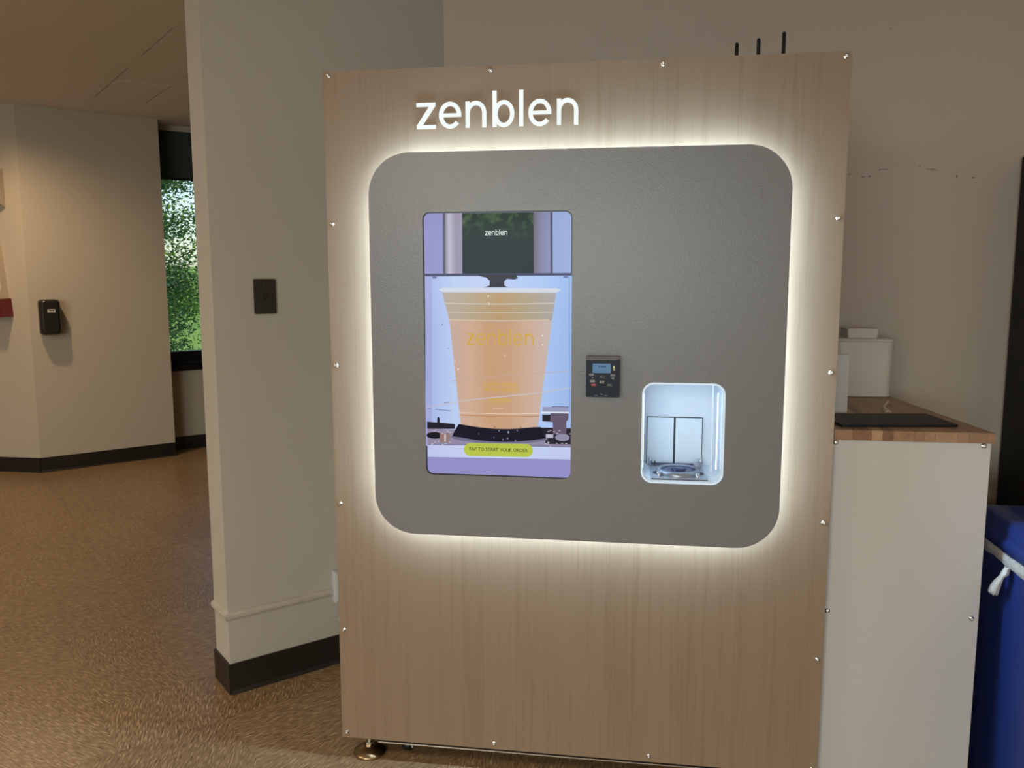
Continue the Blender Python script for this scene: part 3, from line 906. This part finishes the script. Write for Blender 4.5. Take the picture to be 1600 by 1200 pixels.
# ---- pick-up niche
ND = .150
def nloop(y, d, r): return [(p[0], y, p[1]) for p in rrect(NX0+d, NX1-d, NZ0+d, NZ1-d, r)]
nb = MB().loft([nloop(-.0372, .0005, .0275), nloop(-.036, .003, .026), nloop(.02, .0032, .026), nloop(ND, .0045, .026)], cap=False, smooth=True)
bk = nloop(ND, .0045, .026)
nb.add(bk, [tuple(range(len(bk)))])
niche = nb.build('pickup_niche', NICHE, kiosk)
MB().loft([nloop(-.0375, -.0012, .029), nloop(-.0385, .0004, .028), nloop(-.0385, .0028, .026), nloop(-.0365, .0034, .0255)], cap=False).build('niche_lip', emit('lip_acrylic', (226, 240, 250), .85), niche)
for x0, x1 in ((.8330, .9025), (.9075, .9770)):
    MB().box(x0, x1, ND-.008, ND-.002, .8395, .9665, .0012).build('niche_door', DOORP, niche)
MB().box(.8310, .9790, ND-.0018, ND-.0005, .8360, .9685).build('door_gap', DARKGAP, niche)
MB().box(.9028, .9072, ND-.007, ND-.0018, .8375, .9670).build('door_gap', DARKGAP, niche)
# light strips: one upright at the right front, one along the top, one upright at the left
MB().box(1.0010, 1.0035, -.004, .000, .862, 1.056).build('niche_light', LED_COOL, niche)
MB().box(.8203, .8212, -.024, .050, .866, 1.052).build('niche_light', LED_COOL, niche)
MB().box(.846, .986, -.026, .040, 1.0786, 1.0792).build('niche_light', LED_COOL, niche)
MB().box(.9905, .9935, .020, .024, .850, 1.074).build('corner_bead', mat('corner_bead_white', (.8, .85, .9), .2), niche)
# platform
PZ = .8385
pf = MB().plate([(.842, -.016), (.982, -.016), (.978, .138), (.838, .138)], [], PZ-.003, PZ, 'z').build('platform', mat('platform_steel', (.50, .54, .60), .35, metal=.6), niche)
cx, cy = .912, .050
MB().box(.842, .982, -.0175, -.0155, PZ-.004, PZ-.0005).build('platform_edge', mat('edge_dark', (.12, .13, .16), .4), niche)
MB().lathe((cx, cy, PZ), [(.056, 0), (.056, .010), (.052, .012), (.047, .012), (.045, .009)], 'z', 36, cap=False).build('holder_ring', mat('ring_grey', (.30, .33, .38), .3, metal=.5), niche)
MB().lathe((cx, cy, PZ), [(.046, .004), (.046, .009), (.020, .008), (.019, .006)], 'z', 36).build('holder_disc', mat('disc_blue', (.05, .06, .15), .35), niche)
MB().lathe((cx, cy, PZ), [(.017, .004), (.017, .011), (.012, .013), (.001, .013)], 'z', 24).build('hub', mat('hub_blue', (.025, .03, .10), .3), niche)
for s in (-1, 1):
    L = [(cx+s*.054+.011*math.cos(2*PI*i/16), cy-.006+.017*math.sin(2*PI*i/16)) for i in range(16)]
    MB().plate(L, [], PZ, PZ+.0008, 'z').build('platform_slot', DARKGAP, niche)
for x, h in ((.8415, .022), (.9745, .022)):
    MB().lathe((x, .125, PZ), [(.0035, 0), (.0035, h*.35), (.0055, h*.4), (.0055, h), (.001, h+.001)], 'z', 12).build('post', BRUSHED, niche)
for x, y in ((.862, .012), (.958, .004)):
    MB().lathe((x, y, PZ), [(.0055, 0), (.0055, .010), (.001, .0105)], 'z', 12).build('peg', BRUSHED, niche)
MB().lathe((.962, .070, PZ), [(.008, 0), (.008, .008), (.010, .009), (.0105, .022), (.006, .025), (.001, .025)], 'z', 16).build('knob', mat('knob_grey', (.30, .30, .34), .35), niche)
MB().box(.846, .972, .132, .137, PZ, PZ+.006).build('rear_bar', mat('bar_violet', (.10, .09, .16), .4), niche)
MB().box(.852, .855, .124, .130, PZ, PZ+.013).build('peg', BLACK, niche)

# ---- feet and casters
def foot(x, y):
    f = MB().lathe((x, y, 0), [(.044, 0), (.046, .002), (.046, .0055), (.042, .009), (.022, .021), (.016, .023)], 'z', 32).build('leveling_foot', FOOTM, kiosk)
    MB().lathe((x, y, 0), [(.0125, .023), (.0125, .034), (.0115, .0345)], 'z', 6, smooth=False).build('foot_nut', STEEL, f)
    MB().lathe((x, y, 0), [(.007, .034), (.007, .078)], 'z', 12).build('foot_stem', STEEL, f)
def caster(x, y):
    c = MB().lathe((x-.011, y, .0175), [(.004, 0), (.0165, .001), (.0175, .003), (.0175, .019), (.0165, .021), (.004, .022)], 'x', 24).build('caster', BLACK, kiosk)
    MB().box(x-.017, x-.013, y-.011, y+.011, .012, .0398).build('caster_fork', BLACK, c)
    MB().box(x+.013, x+.017, y-.011, y+.011, .012, .0398).build('caster_fork', BRUSHED, c)
    MB().lathe((x+.017, y, .0175), [(.005, 0), (.005, .003), (.001, .004)], 'x', 10).build('axle_bolt', STEEL, c)
for x in (.068, W-.068):
    for y in (.034, .70): foot(x, y)
for x in (.172, W-.172):
    for y in (.062, .64): caster(x, y)

# router with three antennas on the kiosk's roof
rt_ = thing('router', (1.11, .24, 1.845), 'small black router with three antennas on top of the kiosk', 'router')
MB().box(1.01, 1.215, .19, .32, 1.8455, 1.872, .005).build('router_body', BLACK, rt_)
for x, z in ((1.045, 1.9465), (1.100, 1.9555), (1.163, 1.969)):
    MB().lathe((x, .225, 1.872), [(.0048, 0), (.0048, z-1.872-.003), (.0032, z-1.872), (.0003, z-1.872)], 'z', 10).build('antenna', BLACKM, rt_)

# ------------------------------------------------------------------ side cabinet, worktop and what stands on it
sc_ = thing('side_cabinet', (1.47, .33, 0), 'white laminate side cabinet beside the kiosk', 'cabinet')
MB().box(1.290, 1.653, .045, .66, -.003, .9405).build('body', WHITE, sc_)
fp = MB().box(1.2885, 1.655, .030, .0448, -.003, .9405, .001).build('front_panel', WHITE, sc_)
for z in (.935, .497, .06):
    for x in (1.2945, 1.638):
        screw(x, .030, z-.001, fp)
wt = thing('worktop', (1.47, .33, .941), 'butcher block worktop of glued staves on the white cabinet', 'worktop')
cxs = [0, 185, 375, 485, 590, 795, 890, 1000, 1215, 1325, 1500, 1575]
def cx2x(c): return 1.2885+(c-0)/(1575)*(1.6615-1.2885)
YB = .80
for a, b in zip(cxs, cxs[1:]):
    x0, x1 = cx2x(a)+.0002, cx2x(b)-.0002
    def clip(x): return .026+(YB-.026)*min(1, max(0, (1.6615-x)/.085))
    ya, yb = clip(x0), clip(x1)
    P = [(x0, .026), (x1, .026)]
    if yb > .0265: P.append((x1, yb))
    if ya >= YB-.001 and yb < YB-.001:
        P.append((1.5765, YB))
    P.append((x0, ya))
    MB().plate(P, [], .9408, .966-RND.uniform(0, .0003), 'z').build('stave', STAVE, wt)
# black rubber mat
mt = MB().plate(rrect(0, .292, 0, .172, .004, 3), [], 0, .0065, 'z').xf(Matrix.Translation((1.315, .062, .9662)) @ Matrix.Rotation(math.radians(8), 4, 'Z'))
tag(mt.build('bar_mat', RUBBER), 'flat black rubber mat lying on the butcher block worktop', 'mat')
# canister
cn = thing('lidded_canister', (1.503, .70, .966), 'white lidded canister at the back of the worktop', 'canister')
def cl_(x0, x1, y0, y1, r, z): return [(p[0], p[1], z) for p in rrect(x0, x1, y0, y1, r, 6)]
b = MB().loft([cl_(1.418, 1.589, .620, .772, .028, .9665), cl_(1.414, 1.593, .616, .776, .030, .9685), cl_(1.414, 1.593, .616, .776, .030, .9735), cl_(1.4155, 1.5915, .6175, .7745, .029, .9745), cl_(1.411, 1.5960, .613, .779, .030, 1.140)])
b.build('body', WHITEP, cn)
MB().loft([cl_(1.4115, 1.5955, .6135, .7785, .029, 1.1402), cl_(1.4085, 1.5985, .6105, .7815, .031, 1.1420), cl_(1.4085, 1.5985, .6105, .7815, .031, 1.1465), cl_(1.416, 1.591, .618, .774, .028, 1.1500)]).build('lid', WHITEP, cn)
MB().loft([cl_(1.461, 1.552, .655, .745, .006, 1.1500), cl_(1.459, 1.554, .653, .747, .006, 1.1785)], smooth=False).build('lid_collar', WHITEP, cn)
MB().box(1.447, 1.463, .628, .638, 1.1490, 1.1512).build('lid_notch', mat('notch_brown', (.25, .21, .17), .6), cn)
# white upright box at the kiosk's side
wb = thing('upright_board', (1.336, .35, .966), 'white upright board standing between kiosk edge and canister', 'board')
MB().box(1.289, 1.3795, .284, .300, .9663, 1.129, .0012).build('board_panel', WHITE, wb)
MB().box(1.289, 1.330, .300, .42, .9663, .985, .001).build('board_foot', WHITE, wb)
o = screw(1.338, .284, 1.1265, wb); o.location = (1.338-1.336, .284-.35, 1.124-.966)
# crumpled wrapper
wr = MB()
P = [Vector((1.497, .318, .9682)), Vector((1.499, .36, .970)), Vector((1.510, .41, .9685)), Vector((1.535, .47, .969)), Vector((1.56, .535, .968))]
L = []
for i, p in enumerate(P):
    w = (.009, .006, .004, .006, .003)[i]
    L.append([p+Vector((-w, 0, -.0018)), p+Vector((-w*.4, 0, .002+RND.uniform(0, .002))), p+Vector((w*.3, 0, .001)), p+Vector((w, 0, .0015)), p+Vector((w*1.1, 0, -.0018))])
wr.loft(L, cap=True, closed=True, smooth=False)
tag(wr.build('straw_wrapper', mat('wrapper_film', (.55, .48, .41), .3)), 'crumpled clear wrapper lying behind the black mat', 'wrapper')

# ------------------------------------------------------------------ black cabinet and blue bin at the right
bc = thing('tall_black_cabinet', (2.32, .69, 0), 'tall black cabinet cut off by the right edge behind the bin', 'cabinet')
MB().box(2.022, 2.62, .53, .875, -.003, 1.727, .008).build('body', BLACKM, bc)
MB().box(2.03, 2.612, .512, .529, .08, 1.70, .003).build('door', BLACK, bc)
MB().box(2.05, 2.065, .49, .511, .8, 1.1, .003).build('handle', BRUSHED, bc)
bn = thing('recycling_bin', (1.94, -.24, 0), 'blue plastic bin with lid and white bag edge beside the cabinet', 'bin')
def bl_(d, r, z): return [(p[0], p[1], z) for p in rrect(1.707+d, 2.17-d, -.62+d, .215-d, r*.5, 8)]
MB().loft([bl_(.012, .05, -.003), bl_(.010, .05, .02), bl_(.003, .05, .645), bl_(.002, .05, .671)]).build('body', BLUE, bn)
MB().loft([bl_(.000, .05, .6713), bl_(-.006, .052, .6718), bl_(-.006, .052, .698), bl_(.000, .048, .703), bl_(.002, .046, .708), bl_(.004, .045, .736), bl_(.014, .04, .744), bl_(.05, .04, .748)]).build('lid', BLUE, bn)
ring = []
rim = bl_(-.002, .052, .653)
pts = []
for k, p in enumerate(rim + rim[:1]):
    pts.append(p)
# resample the rim finely so the film can wrinkle
fine = []
for p, q in zip(pts, pts[1:]):
    n = max(1, int((Vector(q)-Vector(p)).length/.012))
    for i in range(n): fine.append(Vector(p).lerp(Vector(q), i/n))
C0 = Vector((1.94, -.24, .653))
loops = []
for k in range(7):
    a = 2*PI*k/7
    row = []
    for i, p in enumerate(fine):
        o_ = (p-C0); o_.z = 0; o_.normalize()
        nn = noise.noise(p*35)*.004
        row.append(p+o_*(math.cos(a)*(.007+nn*.7))+Vector((0, 0, math.sin(a)*(.016+nn)+noise.noise(p*9)*.006)))
    loops.append(row)
loops.append(loops[0])
MB().loft(loops, cap=False, closed=True).build('bag_edge', BAG, bn)
kn = MB()
kp = [Vector((1.700, .002, .640)), Vector((1.694, -.001, .629)), Vector((1.687, -.003, .620)), Vector((1.683, .006, .604)), Vector((1.681, .016, .586)), Vector((1.680, .022, .571)), Vector((1.681, .021, .566))]
kr = [.010, .013, .0075, .012, .016, .017, .009]
loops = []
for p, r in zip(kp, kr):
    loops.append([p+Vector((math.cos(2*PI*i/14)*r*.55, math.sin(2*PI*i/14)*r*(1+.22*math.sin(i*2.7)), .003*math.sin(i*1.9))) for i in range(14)])
kn.loft(loops)
kn.build('bag_knot', BAG, bn)

# ------------------------------------------------------------------ things on the partition wall
FP = frame(PB, A45)
sw = thing('light_switch', (PB[0]+.15*S2, PB[1]+.15*S2, 1.23), 'dark brown light switch plate on the partition wall', 'light switch')
swm = MB().plate(rrect(.127, .197, 1.2275, 1.3375, .004, 3), [], -.006, 0).xf(FP).build('plate', SWITCHM, sw)
MB().box(.157, .167, -.0075, -.0055, 1.270, 1.295).xf(FP).build('toggle_slot', BLACK, sw)
MB().loft([[(.1585, -.006, 1.277), (.1655, -.006, 1.277), (.1655, -.006, 1.288), (.1585, -.006, 1.288)], [(.1595, -.017, 1.287), (.1645, -.017, 1.287), (.1645, -.017, 1.2925), (.1595, -.017, 1.2925)]], smooth=False).xf(FP).build('toggle', SWITCHM, sw)
for z in (1.252, 1.313):
    MB().lathe((.162, -.006, z), [(.003, 0), (.0025, -.001), (.0002, -.0013)], 'y', 10, cap=False).xf(FP).build('plate_screw', SWITCHM, sw)
ot = thing('wall_outlet', (PB[0]+.38*S2, PB[1]+.38*S2, .225), 'white surface outlet box half hidden behind the kiosk', 'outlet')
MB().box(.358, .43, -.030, 0, .228, .338, .004).xf(FP).build('outlet_box', mat('outlet_white', (.56, .58, .60), .4), ot)
MB().box(.364, .424, -.033, -.0295, .238, .328, .002).xf(FP).build('outlet_plate', bpy.data.materials['outlet_white'], ot)
pg = thing('power_plug', (PB[0]+.40*S2, PB[1]+.40*S2, .14), 'grey power plug hanging below the outlet by the kiosk edge', 'plug')
MB().box(.372, .405, -.032, -.004, .150, .172, .003).xf(FP @ Matrix.Translation((.388, -.018, .162)) @ Matrix.Rotation(.6, 4, 'Y') @ Matrix.Translation((-.388, .018, -.162))).build('plug_body', mat('plug_grey', (.42, .42, .40), .45), pg)
MB().tube([FP @ Vector(p) for p in ((.395, -.018, .168), (.42, -.018, .19), (.45, -.018, .17), (.48, -.02, .08), (.55, -.02, .012))], .004, 6).build('cord', mat('cord_grey', (.35, .35, .34), .5), pg)

# ------------------------------------------------------------------ things on the hall walls
FB = frame((-3.26, 3.0), math.atan2(.645, .626))
ds = thing('soap_dispenser', (-3.18, 3.08, .95), 'black wall soap dispenser with a small white label', 'dispenser')
def dl(t, d, r): return [(p[0], t, p[1]) for p in rrect(.048+d, .176-d, .952+d*.8, 1.192-d*.6, r, 6)]
MB().loft([dl(0, .006, .018), dl(-.02, .004, .02), dl(-.035, 0, .022), dl(-.080, .001, .024), dl(-.098, .008, .024), dl(-.104, .020, .022)]).xf(FB).build('cover', mat('dispenser_black', (.018, .016, .014), .32), ds)
MB().box(.094, .142, -.1055, -.1035, 1.106, 1.127, .0008).xf(FB).build('label_plate', mat('label_white', (.62, .60, .56), .5), ds)
for a, b in ((.099, .103), (.106, .120), (.122, .137)):
    MB().box(a, b, -.1059, -.1054, 1.116, 1.122).xf(FB).build('label_print', BLACKM, ds)
rb = thing('red_wall_box', (-3.48, 2.94, 1.07), 'dark red wall box at the left edge of the picture', 'box')
MB().loft([[(-3.60, 3.0, 1.078), (-3.378, 3.0, 1.078), (-3.386, 3.0, 1.200), (-3.60, 3.0, 1.200)], [(-3.60, 2.885, 1.078), (-3.375, 2.885, 1.078), (-3.390, 2.885, 1.198), (-3.60, 2.885, 1.198)]], smooth=False).build('box_body', RED, rb)
MB().loft([[(-3.60, 2.90, 1.1985), (-3.398, 2.90, 1.1985), (-3.398, 3.0, 1.1985), (-3.60, 3.0, 1.1985)], [(-3.60, 2.94, 1.28), (-3.407, 2.94, 1.28), (-3.407, 3.0, 1.28), (-3.60, 3.0, 1.28)], [(-3.60, 2.96, 1.58), (-3.432, 2.96, 1.58), (-3.432, 3.0, 1.58), (-3.60, 3.0, 1.58)]], smooth=False).build('box_top', BEIGE, rb)
cb = MB().loft([[(-3.66, 3.0, 1.80), (-3.375, 3.0, 1.80), (-3.375, 3.0, 2.05), (-3.66, 3.0, 2.05)], [(-3.66, 2.90, 1.852), (-3.366, 2.90, 1.852), (-3.363, 2.90, 2.045), (-3.66, 2.90, 2.045)]], smooth=False)
tag(cb.build('beige_wall_unit', BEIGE), 'beige wall unit above the red box at the left edge', 'wall unit')
